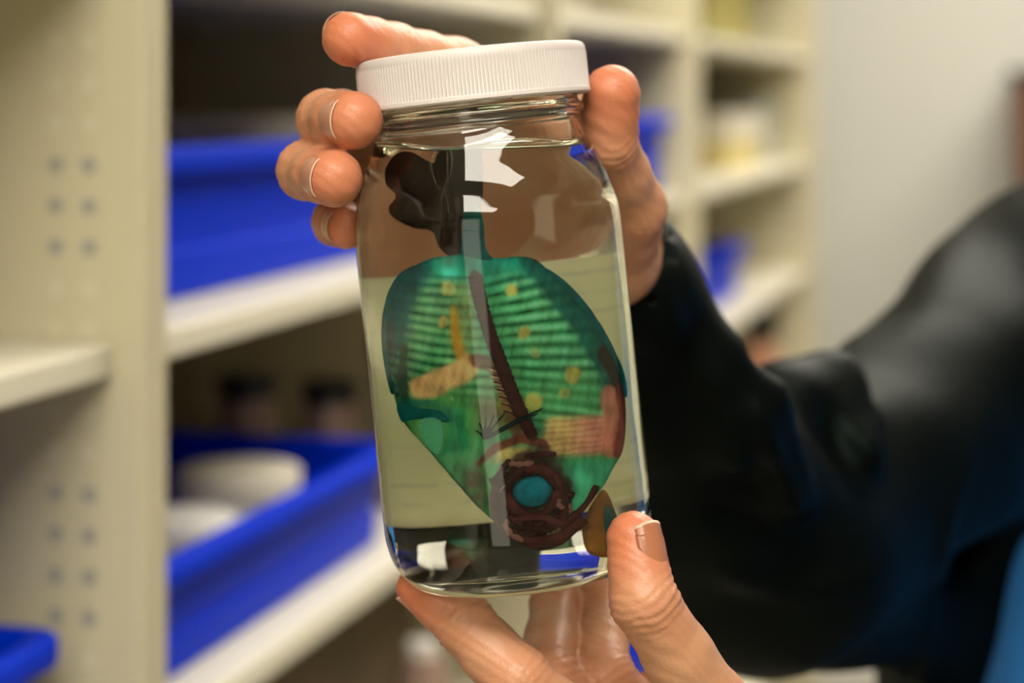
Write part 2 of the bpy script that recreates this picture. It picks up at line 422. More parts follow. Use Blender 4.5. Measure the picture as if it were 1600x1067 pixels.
# ceiling lamps
lamp_labels = ['flat ceiling lamp panel over the aisle beside the jar', 'flat ceiling lamp panel behind the viewer near the window',
               'flat ceiling lamp panel over the middle shelving bays', 'flat ceiling lamp panel close to the far wall']
lamp0 = thing('ceiling_lamp', lamp_labels[0], 'lamp', W(-0.45, -0.30, H-.06), (0, 0, ROT), 'ceiling lamps over the aisle')
V, F = rbox(-.34, .34, -.70, .70, 0, .015, 0); obj('diffuser', V, F, M['lamp'], lamp0, smooth=False)
V, F = merge(rbox(-.37, .37, -.73, -.70, -.005, .06, .002), rbox(-.37, .37, .70, .73, -.005, .06, .002),
             rbox(-.37, -.34, -.70, .70, -.005, .06, .002), rbox(.34, .37, -.70, .70, -.005, .06, .002), rbox(-.34, .34, -.70, .70, .02, .06, 0))
obj('frame', V, F, M['white'], lamp0, smooth=False)
for i, (s, u) in enumerate([(-2.2, -0.22), (2.1, -0.22), (4.1, -0.4)]):
    dup(lamp0, W(s, u, H-.06), lamp_labels[i+1], ROT)

# ------------------------------------------------------------------ shelving
LEVELS = [0.21, 0.459, 0.686, 0.913, 1.140, 1.367, 1.594, 1.821, 2.048]
UP = [(-1.0, -.97), (0.03, 0.06), (1.02, 1.05), (1.98, 2.01), (2.83, 2.86), (4.33, 4.36)]
shelving = thing('shelving_unit', 'long cream shelving unit with perforated uprights along the left', 'shelving', W(0, 0, 0), (0, 0, ROT))
def upright(s0, s1):
    V, F = rbox(s0, s1, FRONT, FRONT+DEPTH, 0, 2.2, .003)
    fm = [0]*len(F)
    for t in (0.033, 0.053, DEPTH-.055, DEPTH-.035):
        for z in np.arange(0.1195, 2.15, 0.0224):
            n = len(V); k = 14
            for i in range(k):
                a = 2*PI*i/k; V.append((s0-.0006, FRONT+t+.0046*math.cos(a), z+.0046*math.sin(a)))
            F.append([n+i for i in range(k)]); fm.append(1 if t < .1 and (1.405 < z < 1.485 or 1.21 < z < 1.295) else 2)  # disc tone set by height to imitate the shading
    return obj('upright', V, F, [M['cream'], M['hole'], M['faint']], shelving, smooth=False, fmat=fm)
for a, b in UP: upright(a, b)
for i in range(len(UP)-1):
    for z in LEVELS:
        a, b = UP[i][1], UP[i+1][0]
        V, F = merge(rbox(a+.001, b-.001, .488, FRONT+DEPTH-.012, z-.018, z, .0025))
        obj('shelf_board', V, F, M['lip'], shelving, smooth=False)
    V, F = rbox(UP[i][1], UP[i+1][0], FRONT+DEPTH-.011, FRONT+DEPTH-.004, 0.1, 2.19, 0)
    obj('back_shade_panel', V, F, M['back'], shelving, smooth=False)  # added board, its dark colour imitates the open, unlit back

# ------------------------------------------------------------------ blue bins
def rrect(hx, hy, r, n=6):
    out = []
    for cx, cy, a0 in ((hx-r, hy-r, 0), (-hx+r, hy-r, PI/2), (-hx+r, -hy+r, PI), (hx-r, -hy+r, 3*PI/2)):
        for i in range(n+1):
            a = a0+PI/2*i/n; out.append((cx+r*math.cos(a), cy+r*math.sin(a)))
    return out
def bin_thing(label, s0, s1, u0, u1, z, h, group='blue plastic storage bins'):
    root = thing('storage_bin', label, 'bin', W((s0+s1)/2, (u0+u1)/2, z), (0, 0, ROT), group)
    hx, hy = (s1-s0)/2, (u1-u0)/2
    rim = min(.018, h*.2)
    def loops(prof, cap0, cap1):
        V, F = [], []; n = None
        for off, zz in prof:
            L = rrect(hx-off, hy-off, max(.004, .022-off*.5)); n = len(L); V += [(x, y, zz) for x, y in L]
        for k in range(len(prof)-1):
            for i in range(n):
                j = (i+1) % n; F.append([k*n+i, k*n+j, (k+1)*n+j, (k+1)*n+i])
        if cap0: F.append(list(range(n))[::-1])
        if cap1: F.append([(len(prof)-1)*n+i for i in range(n)])
        return V, F
    V, F = loops([(.020, 0), (.017, .003), (.0155, h*.30), (.019, h*.33), (.013, h-rim-.004), (.013, h-.004), (.0165, h-.004), (.021, h*.33), (.022, .004)], True, True)
    obj('tub', V, F, M['blue'], root, sharp=40)
    V, F = loops([(.0135, h-rim), (.001, h-rim), (0, h-rim+.002), (0, h-.002), (.002, h), (.013, h), (.016, h-.003), (.016, h-rim)], False, False)
    obj('rim', V, F, M['blue'], root, sharp=50)
    return root
bin_thing('blue plastic bin on the upper shelf left of the jar, behind the fingertips', 1.085, 1.90, .535, .80, 1.367, .102)
bin_thing('open blue plastic bin holding white tubs on the shelf below the left fingers', 1.075, 1.60, .506, .80, 1.140, .080)
bin_thing('blue plastic bin in the lower left corner, near side of the upright', 0.55, 0.995, .500, .80, 1.140, .078)
bin_thing('small blue bin seen to the right of the upper thumb', 2.52, 2.82, .500, .78, 1.367, .108)
bin_thing('small blue bin in the far bay beside the dark sleeve', 3.30, 3.80, .535, .78, 1.140, .092)
bin_thing('blue bin low down, seen in the gap between thumb and fingers', 2.40, 2.80, .505, .80, 0.686, .115)

def box_thing(name, label, cat, s0, s1, u0, u1, z, h, m, lidm=None, group=None):
    root = thing(name, label, cat, W((s0+s1)/2, (u0+u1)/2, z), (0, 0, ROT), group)
    hx, hy = (s1-s0)/2, (u1-u0)/2
    V, F = rbox(-hx+.002, hx-.002, -hy+.002, hy-.002, 0, h-.004, .002); obj('box_body', V, F, m, root, smooth=False)
    V, F = rbox(-hx, hx, -hy, hy, h-min(.03, h*.35), h, .003); obj('lid', V, F, lidm or m, root, smooth=False)
    return root
box_thing('cardboard_box', 'cream box lying in the upper blue bin behind the fingertips', 'box', 1.52, 1.68, .560, .70, 1.372, .113, M['creambox'])
box_thing('cardboard_box', 'pale yellow lower box of the stack in the far bay', 'box', 3.70, 4.15, .56, .80, 1.367, .055, M['yellow'])
box_thing('cardboard_box', 'cream box on top of the pale yellow box in the far bay', 'box', 3.70, 4.15, .555, .80, 1.422, .050, M['creambox'])
box_thing('cardboard_box', 'grey upright box next to the yellow stack in the far bay', 'box', 4.17, 4.30, .56, .80, 1.367, .13, M['greybox'])
box_thing('cardboard_box', 'olive box on the top shelf of the far bay', 'box', 3.55, 4.10, .57, .80, 1.594, .16, M['olive'])
box_thing('shade_crate', 'added taupe crate filling the shaded upper shelf right of the white lid', 'crate', 2.55, 2.81, .60, .84, 1.480, .10, M['shadecrate']).location = W(2.68, .72, 1.594)  # made-up crate, put in to fill the bay's darkness
box_thing('cardboard_box', 'brown cardboard box on the low shelf below the white tubs', 'box', 1.30, 1.62, .57, .80, 0.913, .15, M['card'])
box_thing('cardboard_box', 'brown cardboard box on the low shelf left of the fingertip', 'box', 1.66, 1.93, .60, .82, 0.913, .16, M['card'])

def jar_thing(name, label, cat, s, u, z, r, h, bm_, lm_, lidr=1.02, lidh=.02, group=None):
    root = thing(name, label, cat, W(s, u, z), (0, 0, ROT), group)
    V, F = lathe([(r*.85, 0), (r*.97, r*.06), (r, r*.2), (r, h-r*.35-lidh), (r*.93, h-lidh-r*.15), (r*.86, h-lidh), (r*.86, h-lidh*.6)], 40)
    obj('jar_body', V, F, bm_, root, sharp=60)
    V, F = lathe([(r*lidr*.97, h-lidh), (r*lidr, h-lidh+.001), (r*lidr, h-.002), (r*lidr*.96, h), (r*.4, h+.0005)], 40)
    obj('lid', V, F, lm_, root, sharp=50); return root
jar_thing('plastic_tub', 'white tub with a greenish lid in the open blue bin', 'tub', 1.44, .588, 1.144, .046, .078, M['white'], M['creambox'], group='white tubs in the open bin')
jar_thing('plastic_tub', 'white tub nearest the upright in the open blue bin', 'tub', 1.285, .565, 1.144, .036, .074, M['white'], M['white'], group='white tubs in the open bin')
jar_thing('clay_pot', 'brown pot standing in the upper blue bin by the upright', 'pot', 1.50, .755, 1.372, .030, .125, M['card'], M['card'])
for sj, uj, rj, hj, lab in ((1.70, .685, .026, .115, 'brown specimen jar behind the open blue bin, leftmost of three'), (1.72, .615, .024, .110, 'brown specimen jar behind the open blue bin, middle of three'),
                           (1.74, .555, .028, .150, 'brown specimen jar behind the open blue bin, tallest and nearest the big jar')):
    jar_thing('specimen_jar', lab, 'jar', sj, uj, 1.140, rj, hj, M['amber'], M['black'], group='brown jars behind the open bin')
jar_thing('sample_jar', 'pinkish sample jar with a black lid on the far lower shelf', 'jar', 3.82, .512, 0.913, .028, .196, M['pinkish'], M['black'], lidh=.062)
b0 = jar_thing('highlight_bottle', 'added dark bottle, white cap imitating a blurred highlight, on the low shelf left of the lower hand', 'bottle', 1.72, .53, 0.913, .024, .11, M['amber'], M['white'], lidr=.55, lidh=.02)  # made-up bottle, its white cap stands in for a blurred highlight

# wooden cupboard by the far wall
cup = thing('cupboard', 'reddish brown wooden cupboard against the far wall at the right edge', 'cupboard', W(5.06, -0.355, 0), (0, 0, ROT))
V, F = rbox(-.2, .2, -.42, .42, .06, 1.54, .004); obj('carcass', V, F, M['wood'], cup, smooth=False)
V, F = rbox(-.22, .22, -.44, .44, 1.54, 1.565, .004); obj('top_board', V, F, M['darkwood'], cup, smooth=False)
V, F = rbox(-.18, .18, -.40, .40, 0, .06, .002); obj('plinth', V, F, M['darkwood'], cup, smooth=False)
for sg in (-1, 1):
    V, F = rbox(-.218, -.2, sg*.21-.2, sg*.21+.2, .08, 1.52, .003); d = obj('door', V, F, M['wood'], cup, smooth=False)
    V, F = lathe([(.004, 0), (.004, .01), (.012, .016), (.012, .022), (.006, .026)], 16)
    V = [(-.218-z, sg*.035+x, .85+y) for x, y, z in V]; obj('knob', V, F, M['darkwood'], d)

# ------------------------------------------------------------------ the jar
PPM = FPX/0.674
TILT = math.radians(5.9); LEAN = math.radians(1.6)
JB = P(818, 897, 0.674)
JROT = Euler((-LEAN, -TILT, 0), 'XYZ')
JM = Matrix.Translation(Vector(JB)) @ JROT.to_matrix().to_4x4()
jar = thing('specimen_jar', 'round glass jar with ribbed white screw lid held by both hands', 'jar', tuple(JB), tuple(JROT))
OUT = [(0.0001, 3.2), (18, 2.6), (28, 1.4), (31.5, 0.2), (34.5, 0.3), (37.5, 1.8), (40.6, 5.2), (42.6, 10), (43.9, 16), (44.1, 30), (44.1, 60), (44.1, 90), (44.1, 112),
       (43.9, 119), (42.8, 124), (41.6, 129), (39.8, 133.5), (37.6, 138), (35.8, 142), (34.7, 145.5), (34.3, 148), (34.4, 149.5), (35.6, 150.3), (36.1, 151.5), (35.6, 152.8), (34.2, 153.6), (33.8, 156), (33.8, 169)]
INN = [(32.0, 169), (32.0, 152), (32.2, 148), (33.2, 144), (35.0, 140), (37.4, 135), (39.4, 130.5), (40.6, 126), (41.65, 120), (41.8, 112), (41.8, 90), (41.8, 60),
       (41.75, 30), (41.0, 20), (40.0, 13), (37.6, 9), (33, 7), (24, 6.6), (12, 7.2), (0.0001, 7.6)]
def resample(prof, step=2.0):
    out = [prof[0]]
    for a, b in zip(prof[:-1], prof[1:]):
        n = max(1, int(math.hypot(b[0]-a[0], b[1]-a[1])/step))
        for i in range(1, n+1): out.append((a[0]+(b[0]-a[0])*i/n, a[1]+(b[1]-a[1])*i/n))
    return out
def chaikin(prof, it=2):
    p = list(prof)
    for _ in range(it):
        q = [p[0]]
        for a, b in zip(p[:-1], p[1:]):
            q += [(a[0]*.75+b[0]*.25, a[1]*.75+b[1]*.25), (a[0]*.25+b[0]*.75, a[1]*.25+b[1]*.75)]
        p = q+[p[-1]]
    return p
OUTS, INNS = chaikin(resample(OUT, 4)), chaikin(resample(INN, 4))
def ripple(a, z):
    f = max(0, min(1, (z-8)/10))*max(0, min(1, (135-z)/12))
    return f*(0.10*math.cos(7*a+.6)+0.07*math.cos(12*a+2.1)+0.05*math.cos(19*a+z*.01))
iz = np.array([z for r, z in INNS][::-1]); ir = np.array([r for r, z in INNS][::-1])
k0 = np.argmax(iz > 7.7)
def rin(z): return np.interp(z, iz[k0:], ir[k0:])
ZT = 140.5
Rm = JROT.to_matrix(); up_l = Rm.transposed() @ Vector((0, 0, 1))
def ztop(x, y): return ZT-(up_l.x*x+up_l.y*y)/up_l.z
def meniscus(a): return 2.2+1.2*math.cos(2*a+1)+.8*math.cos(5*a)
def fluid_top(V, na, sink, nrings=26):
    for k in range(1, nrings+1):
        f = (1-k/(nrings+.5))
        for i in range(na):
            a = 2*PI*i/na; c, s = math.cos(a), math.sin(a)
            m0 = meniscus(a); zt0 = ztop(rin(ZT)*c, rin(ZT)*s)+m0
            rw = rin(zt0); r = rw*f**.6; d = rw-r
            V.append((r*c*.001, r*s*.001, (ztop(r*c, r*s)+m0*math.exp(-d/1.6)-sink)*.001))
# the glass: outside surface, and inside surface down to where the fluid wets it; below that the fluid touches the glass
na = 160; V, F = [], []
for r, z in OUTS:
    for i in range(na):
        a = 2*PI*i/na; V.append((r*math.cos(a)*.001, r*math.sin(a)*.001, z*.001))
for k in range(25):
    for i in range(na):
        a = 2*PI*i/na; c, s_ = math.cos(a), math.sin(a)
        zl = ztop(rin(ZT)*c, rin(ZT)*s_)+meniscus(a); z = 169+(zl-169)*k/24; r = rin(z)
        V.append((r*c*.001, r*s_*.001, z*.001))
fluid_top(V, na, 0)
nr = len(V)//na
for k in range(nr-1):
    for i in range(na):
        j = (i+1) % na; F.append([k*na+i, k*na+j, (k+1)*na+j, (k+1)*na+i])
F.append([(nr-1)*na+i for i in range(na)])
obj('glass_body', V, F, M['glass'], jar)
# ribbed lid
n = 190; lidV, lidF = [], []
def lidring(r, z, rib):
    base = len(lidV)
    for i in range(n):
        for q, dr in ((0.0, 0), (0.28, rib), (0.62, rib), (0.9, 0)):
            a = 2*PI*(i+q)/n; rr = r+dr; lidV.append((rr*math.cos(a), rr*math.sin(a), z))
    return base
R0 = .0380
rings = [(.0345, .1556, 0), (.0378, .1556, 0), (.0384, .1562, 0), (.0384, .1574, 0), (.0379, .1577, 0.00040), (.0379, .1690, .00040), (.0381, .1697, .0001), (.0380, .1712, 0), (.0374, .1722, 0), (.0362, .1727, 0), (.0300, .1727, 0), (.0293, .1722, 0), (.0002, .1722, 0)]
bases = [lidring(*q) for q in rings]
for a, b in zip(bases[:-1], bases[1:]):
    for i in range(4*n):
        j = (i+1) % (4*n); lidF.append([a+i, a+j, b+j, b+i])
inner = [(.0345, .1556), (.0345, .1700), (.0002, .1700)]
lv, lf = lathe(inner, 64, False, False); lf = [f[::-1] for f in lf]
lidV, lidF = merge((lidV, lidF), (lv, lf))
obj('screw_lid', lidV, lidF, M['lid'], jar, sharp=35)
# paper label on the back of the jar
lab_a = math.radians(78); V, F = [], []
nz_, na_ = 20, 60
for layer, r in ((0, .04435), (1, .04450)):
    for i in range(nz_+1):
        z = .0155+(.1005-.0155)*i/nz_
        for j in range(na_+1):
            a = PI/2+lab_a*(2*j/na_-1); V.append((r*math.cos(a), r*math.sin(a), z))
N1 = (nz_+1)*(na_+1)
for i in range(nz_):
    for j in range(na_):
        q = i*(na_+1)+j; f = [q, q+1, q+na_+2, q+na_+1]; F.append(f); F.append([x+N1 for x in f][::-1])
edge = [j for j in range(na_+1)]+[i*(na_+1)+na_ for i in range(1, nz_+1)]+[nz_*(na_+1)+j for j in range(na_-1, -1, -1)]+[i*(na_+1) for i in range(nz_-1, 0, -1)]
for a, b in zip(edge, edge[1:]+edge[:1]): F.append([a, a+N1, b+N1, b])
o = obj('paper_label', V, F, M['paper'], jar); o['label'] = 'cream paper label with faint printed lines'

# preserving fluid: fills the inside, level in the world, climbing slightly at the wall
na = 128; V, F = [], []
bot = [(r, z) for r, z in INNS[::-1] if z < 60 and (r < 30 or z < 45)]
for r, z in bot:
    for i in range(na):
        a = 2*PI*i/na; V.append((r*math.cos(a)*.001, r*math.sin(a)*.001, z*.001))
nst = 60; zb = bot[-1][1]
for k in range(1, nst+1):
    for i in range(na):
        a = 2*PI*i/na; c, s_ = math.cos(a), math.sin(a)
        zt = ztop(rin(ZT)*c, rin(ZT)*s_)+meniscus(a)-.4
        z = zb+(zt-zb)*k/nst; r = rin(z)-.15+ripple(a, z)
        V.append((r*c*.001, r*s_*.001, z*.001))
fluid_top(V, na, .45)
nr = len(V)//na
for k in range(nr-1):
    for i in range(na):
        j = (i+1) % na; F.append([k*na+i, k*na+j, (k+1)*na+j, (k+1)*na+i])
F.append([(nr-1)*na+i for i in range(na)])
fl = obj('preserving_fluid', V, F, M['fluid'])
fl.location = JB; fl.rotation_euler = JROT
tag(fl, 'clear yellowish preserving fluid filling the glass jar', 'fluid', kind='stuff')

# ------------------------------------------------------------------ the stained fish specimen (drawn in its own plane across the jar)
MAG = 1.375; ct, st = math.cos(TILT), math.sin(TILT)
def fp(px, py):
    qx, qy = px-818, py-897
    return ((qx*ct-qy*st*1.0)/PPM/MAG if False else (qx*ct+qy*(-st))/PPM/MAG, (-qx*st-qy*ct)/PPM)
def fpx(x, z):
    a = x*PPM*MAG; b = z*PPM
    return 818+a*ct-b*st, 897-a*st-b*ct
fish = thing('fish_specimen', 'teal and green stained fish hanging head down inside the jar', 'specimen', tuple(JB), tuple(JROT))
OUTL = [(738, 392), (775, 400), (812, 398), (838, 405), (872, 437), (905, 470), (935, 510), (962, 545), (984, 585), (990, 640), (983, 690), (962, 722), (935, 757), (900, 785),
        (862, 812), (822, 822), (790, 812), (760, 790), (722, 752), (690, 715), (655, 680), (625, 648), (606, 600), (596, 550), (596, 505), (608, 462), (634, 424), (672, 402), (708, 396)]
oc = np.array([fp(*p) for p in OUTL]); cen = oc.mean(0)
ns = 420; nrad = 110
cl = np.vstack([oc, oc[:1]])
def closed_spline(pts, n):
    m = len(pts); out = []
    for t in np.linspace(0, m, n, endpoint=False):
        i = int(t); f = t-i; p0, p1, p2, p3 = pts[(i-1) % m], pts[i % m], pts[(i+1) % m], pts[(i+2) % m]
        out.append(0.5*((2*p1)+(-p0+p2)*f+(2*p0-5*p1+4*p2-p3)*f*f+(-p0+3*p1-3*p2+p3)*f**3))
    return np.array(out)
edge_ = closed_spline(oc, ns)
def sm(x, a, b): 
    t = np.clip((x-a)/(b-a), 0, 1); return t*t*(3-2*t)
def segd(X, Y, pts):
    d = np.full(X.shape, 1e9)
    for (x0, y0), (x1, y1) in zip(pts[:-1], pts[1:]):
        L = (x1-x0)**2+(y1-y0)**2; t = np.clip(((X-x0)*(x1-x0)+(Y-y0)*(y1-y0))/L, 0, 1)
        d = np.minimum(d, np.hypot(X-x0-t*(x1-x0), Y-y0-t*(y1-y0)))
    return d
SPINE = [(742, 425), (752, 470), (768, 520), (788, 570), (808, 620), (832, 668)]
def noise2(x, y, sc, seed):
    r = np.random.default_rng(seed); o_ = np.zeros_like(x)
    for k in range(6):
        a = r.uniform(0, 2*PI); f = (0.6+0.5*k)/sc; o_ += np.sin((x*math.cos(a)+y*math.sin(a))*f+r.uniform(0, 6))/(1+.6*k)
    return o_/2.2
def pigment(x, y, rho):
    c = np.zeros((len(x), 4)); 
    def put(mask, col, al=None):
        m = np.clip(mask, 0, 1)[:, None]; c[:, :3] = c[:, :3]*(1-m)+np.array(col)*m
        if al is not None: c[:, 3] = c[:, 3]*(1-m[:, 0])+al*m[:, 0]
    c[:] = (0.06, 0.36, 0.17, 0.30)
    n1 = noise2(x, y, 22, 1); n2 = noise2(x, y, 7, 2)
    put(0.55*sm(x, 820, 930)*sm(y, 640, 500), (0.10, 0.48, 0.30))
    put(sm(n1, .2, .9)*.5, (0.16, 0.50, 0.20))
    put(sm(y, 470, 400)*.9, (0.01, 0.36, 0.30))
    put(np.exp(-((x-700)/14)**2-((y-423)/8)**2), (0.03, 0.75, 0.66), .15)
    # scale rows fanning out from the spine
    sx = np.interp(y, [425, 470, 520, 570, 620, 668, 830], [742, 752, 768, 788, 808, 832, 860])
    dr = x-sx
    ph = np.where(dr > 0, y+dr*.20*np.clip((560-y)/130, -.8, 1.3)+2*n1, y+.00045*dr**2*1.0+2*n1)
    row = 0.5+0.5*np.cos(2*PI*ph/15.3)
    body = sm(y, 415, 440)*sm(y, 672, 640)
    left_lim = np.where(dr < 0, sm(y, 640, 600), 1)
    put(row**2.2*body*left_lim*(.74+.2*n2), (0.003, 0.09, 0.05))
    put((1-row)**2*body*left_lim*sm(dr, 10, 60)*(.75+.25*n1), (0.26, 0.80, 0.50))
    put((1-row)**2*body*left_lim*sm(-dr, 10, 60)*(.6+.25*n1), (0.30, 0.62, 0.34))
    # pale column seen between spine and left side
    put(.45*np.exp(-((x-725)/16)**2)*sm(y, 425, 450)*sm(y, 560, 520), (0.48, 0.52, 0.24))
    # smooth green belly
    put(np.exp(-((x-690)/60)**4-((y-640)/42)**4)*.9, (0.10, 0.42, 0.13), .4)
    put(np.exp(-((x-900)/75)**4-((y-605)/28)**4)*.6, (0.09, 0.40, 0.16))
    # yellow spots
    for X, Y, r, s in ((800, 448, 9, .8), (820, 512, 11, .9), (898, 577, 15, .95), (690, 497, 10, .8), (834, 617, 14, .8), (700, 446, 11, .6), (885, 603, 8, .6), (838, 543, 7, .5)):
        put(s*sm(np.hypot(x-X, y-Y)+3*n2, r*1.25, r*.6), (0.62, 0.52, 0.14), .3)
    # orange blade and peach lobe
    put(.9*sm(segd(x, y, [(706, 480), (714, 530), (724, 560)]), 13, 4)*sm(x+(y-500)*.1, 695, 708), (0.50, 0.26, 0.03), .25)
    put(sm(segd(x, y, [(655, 600), (690, 585), (730, 565)])+4*n2, 24, 12), (0.72, 0.45, 0.22), .25)
    # maroon rib arch with pale gaps
    put(.85*sm(segd(x, y, [(742, 555), (768, 562), (788, 590), (800, 640), (812, 665)])+2*n2, 15, 7), (0.14, 0.035, 0.025), .15)
    for k in range(7):
        put(.85*np.exp(-((x-(772+k*3.5))/8)**2-((y-(568+k*10.5))/2.6)**2), (0.66, 0.48, 0.26))
    put(.8*np.exp(-((x-775)/34)**4-((y-635)/26)**4), (0.18, 0.12, 0.025), .2)
    # dark marginal bands (fin bases)
    put(.95*sm(segd(x, y, [(835, 408), (880, 455), (930, 518), (965, 575), (972, 605)])+3*n2, 30, 14), (0.004, 0.10, 0.09), .12)
    put(.95*sm(segd(x, y, [(655, 405), (625, 450), (608, 520)])+3*n2, 34, 14), (0.003, 0.085, 0.10), .15)
    put(.7*sm(segd(x, y, [(598, 520), (600, 570), (618, 630)]), 20, 8), (0.05, 0.16, 0.15), .4)
    put(.95*sm(segd(x, y, [(625, 540), (622, 590), (632, 635)])+2*n2, 13, 5), (0.02, 0.05, 0.035), .1)
    put(.9*sm(segd(x, y, [(955, 545), (975, 580), (985, 610)])+2*n2, 20, 9), (0.03, 0.015, 0.012), .08)
    # pink muscle lower right with fine rows, red edge
    pm = sm(y, 634, 648)*sm(y, 706, 692)*sm(x+.25*(y-660), 842, 862)
    pr = 0.5+0.5*np.cos(2*PI*(y+.06*(x-900)+2*n2)/8.5)
    pinkc = np.stack([.70-.05*sm(x, 860, 960), .50-.20*sm(x, 870, 930), .22+.02*sm(x, 870, 930)], 1)
    m_ = np.clip(pm, 0, 1)[:, None]; c[:, :3] = c[:, :3]*(1-m_)+pinkc*m_*(1-.28*pr[:, None]**2)
    c[:, 3] = c[:, 3]*(1-m_[:, 0])+.25*m_[:, 0]
    put(sm(segd(x, y, [(962, 612), (966, 640), (962, 690)])+3*n2, 20, 12)*.95, (0.50, 0.20, 0.14), .2)
    put(sm(segd(x, y, [(986, 600), (990, 645), (975, 700)])+2*n2, 14, 7), (0.17, 0.03, 0.025), .1)
    # turquoise cheek lower right
    put(sm(y, 704, 716)*sm(x+.4*(y-740), 872, 892), (0.05, 0.44, 0.30), .4)
    put(sm(y, 716, 740)*sm(x, 880, 905)*sm(x+y, 1690, 1660)*.6, (0.10, 0.60, 0.42), .4)
    # lower left flank and head
    put(sm(segd(x, y, [(620, 632), (660, 625), (700, 640)])+4*n2, 17, 8)*.9, (0.004, 0.14, 0.12), .15)
    put(.75*sm(segd(x, y, [(712, 640), (716, 680), (700, 700)])+4*n2, 20, 10), (0.005, 0.22, 0.12), .2)
    put(np.exp(-((x-668)/22)**4-((y-660)/30)**4), (0.20, 0.44, 0.16), .35)
    put(.9*sm(segd(x, y, [(625, 655), (650, 690), (690, 722), (735, 775)]), 10, 4), (0.015, 0.05, 0.045), .15)
    put(np.exp(-((x-720)/38)**4-((y-722)/26)**4)*.9, (0.12, 0.40, 0.24), .4)
    put(np.exp(-((x-802)/34)**4-((y-698)/13)**4), (0.62, 0.50, 0.20), .3)
    put(sm(segd(x, y, [(748, 712), (775, 685), (815, 672), (850, 680)])+2*n2, 9, 4)*.95, (0.13, 0.03, 0.022), .1)
    head = sm(np.hypot((x-835)/62, (y-750)/66)+.12*n2, 1.05, .85)
    put(head*.92, (0.045, 0.022, 0.020), .12)
    put(np.exp(-((x-742)/20)**4-((y-748)/34)**4)*(.75+.4*n2), (0.15, 0.06, 0.055), .3)
    put(sm(y, 786, 800)*.9, (0.05, 0.012, 0.012), .1)
    put(.35*sm(n2, .4, 1)*sm(y, 770, 790), (0.30, 0.16, 0.12))
    put(sm(segd(x, y, SPINE), 11, 6)*.9, (0.035, 0.012, 0.012), .06)
    put(.35*sm(rho, .965, 1.0), (0.01, 0.07, 0.06), .2)
    n3 = noise2(x, y, 3.2, 5); n4 = noise2(x*1.0, y*.25, 4, 6); n5 = noise2(x, y, 11, 8)
    c[:, :3] *= 1.35*np.clip(1+.22*n3+.20*n4+.25*n5, .3, 1.7)[:, None]
    c[:, 3] = np.clip(c[:, 3]*1.2+.14+.08*n5, 0, .7)
    return np.clip(c, 0, 1)
V, F, C = [], [], []
rhos = np.linspace(0, 1, nrad+1)[1:]**.85
lay = []
for side in (-1, 1):
    for rho in rhos:
        xy = cen+(edge_-cen)*rho; th = .0062*math.sqrt(max(0, 1-rho**2.4))*side
        lay.append(np.stack([xy[:, 0], np.full(ns, th-.004), xy[:, 1]], 1))
L = np.array(lay).reshape(2, nrad, ns, 3)
V = np.concatenate([L[0].reshape(-1, 3), L[1].reshape(-1, 3), [[cen[0], -.0062-.004, cen[1]], [cen[0], .0062-.004, cen[1]]]])
Fq = []
i = np.arange(ns); j = (i+1) % ns
for s_, base in ((0, 0), (1, nrad*ns)):
    for k in range(nrad-1):
        q = np.stack([base+k*ns+i, base+(k+1)*ns+i, base+(k+1)*ns+j, base+k*ns+j], 1)
        Fq.append(q if s_ else q[:, ::-1])
q = np.stack([(nrad-1)*ns+i, (nrad-1)*ns+j, nrad*ns+(nrad-1)*ns+j, nrad*ns+(nrad-1)*ns+i], 1); Fq.append(q)
Fl = [list(r) for r in np.concatenate(Fq)]
c0 = len(V)-2
for a in range(ns):
    b = (a+1) % ns; Fl.append([c0, a, b]); Fl.append([c0+1, nrad*ns+b, nrad*ns+a])
X, Y = fpx(V[:, 0], V[:, 2]); rho_v = np.concatenate([np.repeat(rhos, ns), np.repeat(rhos, ns), [0, 0]])
obj('fish_body', V, Fl, M['tissue'], fish, col=pigment(X, Y, rho_v))
def f3(px, py, y): a = fp(px, py); return (a[0], y, a[1])
# vertebral column
sp = spline([f3(x, y, -.0098+.001*(k in (0, 5))) for k, (x, y) in enumerate(SPINE)], 90)
obj('vertebral_column', *tube(sp, [.0016+.00035*abs(math.sin(k*.9)) for k in range(90)], 10), M['bone'], fish)
parts = []
for k in range(7):
    x, y = 770+k*4, 566+k*11
    parts.append(tube(spline([f3(x-16, y-2, -.0093), f3(x, y, -.0102), f3(x+16, y+5, -.0100)], 8), .00035, 6))
obj('ribs', *merge(*parts), M['maroon'], fish)
def sheet(poly, y0, th, m, name, nf=1.0, wav=0.0):
    """thick flat outline with a softly domed face"""
    e = closed_spline(np.array([fp(*p) for p in poly]), 90); c_ = e.mean(0); V, F = [], []
    K = 7; n_ = len(e)
    for s_ in (-1, 1):
        for k in range(1, K+1):
            rho = k/K; xy = c_+(e-c_)*rho
            for a in range(n_):
                V.append((xy[a, 0], y0+s_*th*math.sqrt(max(0, 1-rho**2.2))+wav*math.sin(a*.5)*rho, xy[a, 1]))
    for s_ in (0, 1):
        b = s_*K*n_
        for k in range(K-1):
            for a in range(n_):
                d = (a+1) % n_; q = [b+k*n_+a, b+(k+1)*n_+a, b+(k+1)*n_+d, b+k*n_+d]; F.append(q if s_ else q[::-1])
        V.append((c_[0], y0+(1 if s_ else -1)*th, c_[1])); ci = len(V)-1
        for a in range(n_):
            d = (a+1) % n_; F.append([ci, b+a, b+d] if s_ else [ci, b+d, b+a])
    for a in range(n_):
        d = (a+1) % n_; F.append([(K-1)*n_+a, (K-1)*n_+d, K*n_+(K-1)*n_+d, K*n_+(K-1)*n_+a])
    return obj(name, V, F, m, fish)
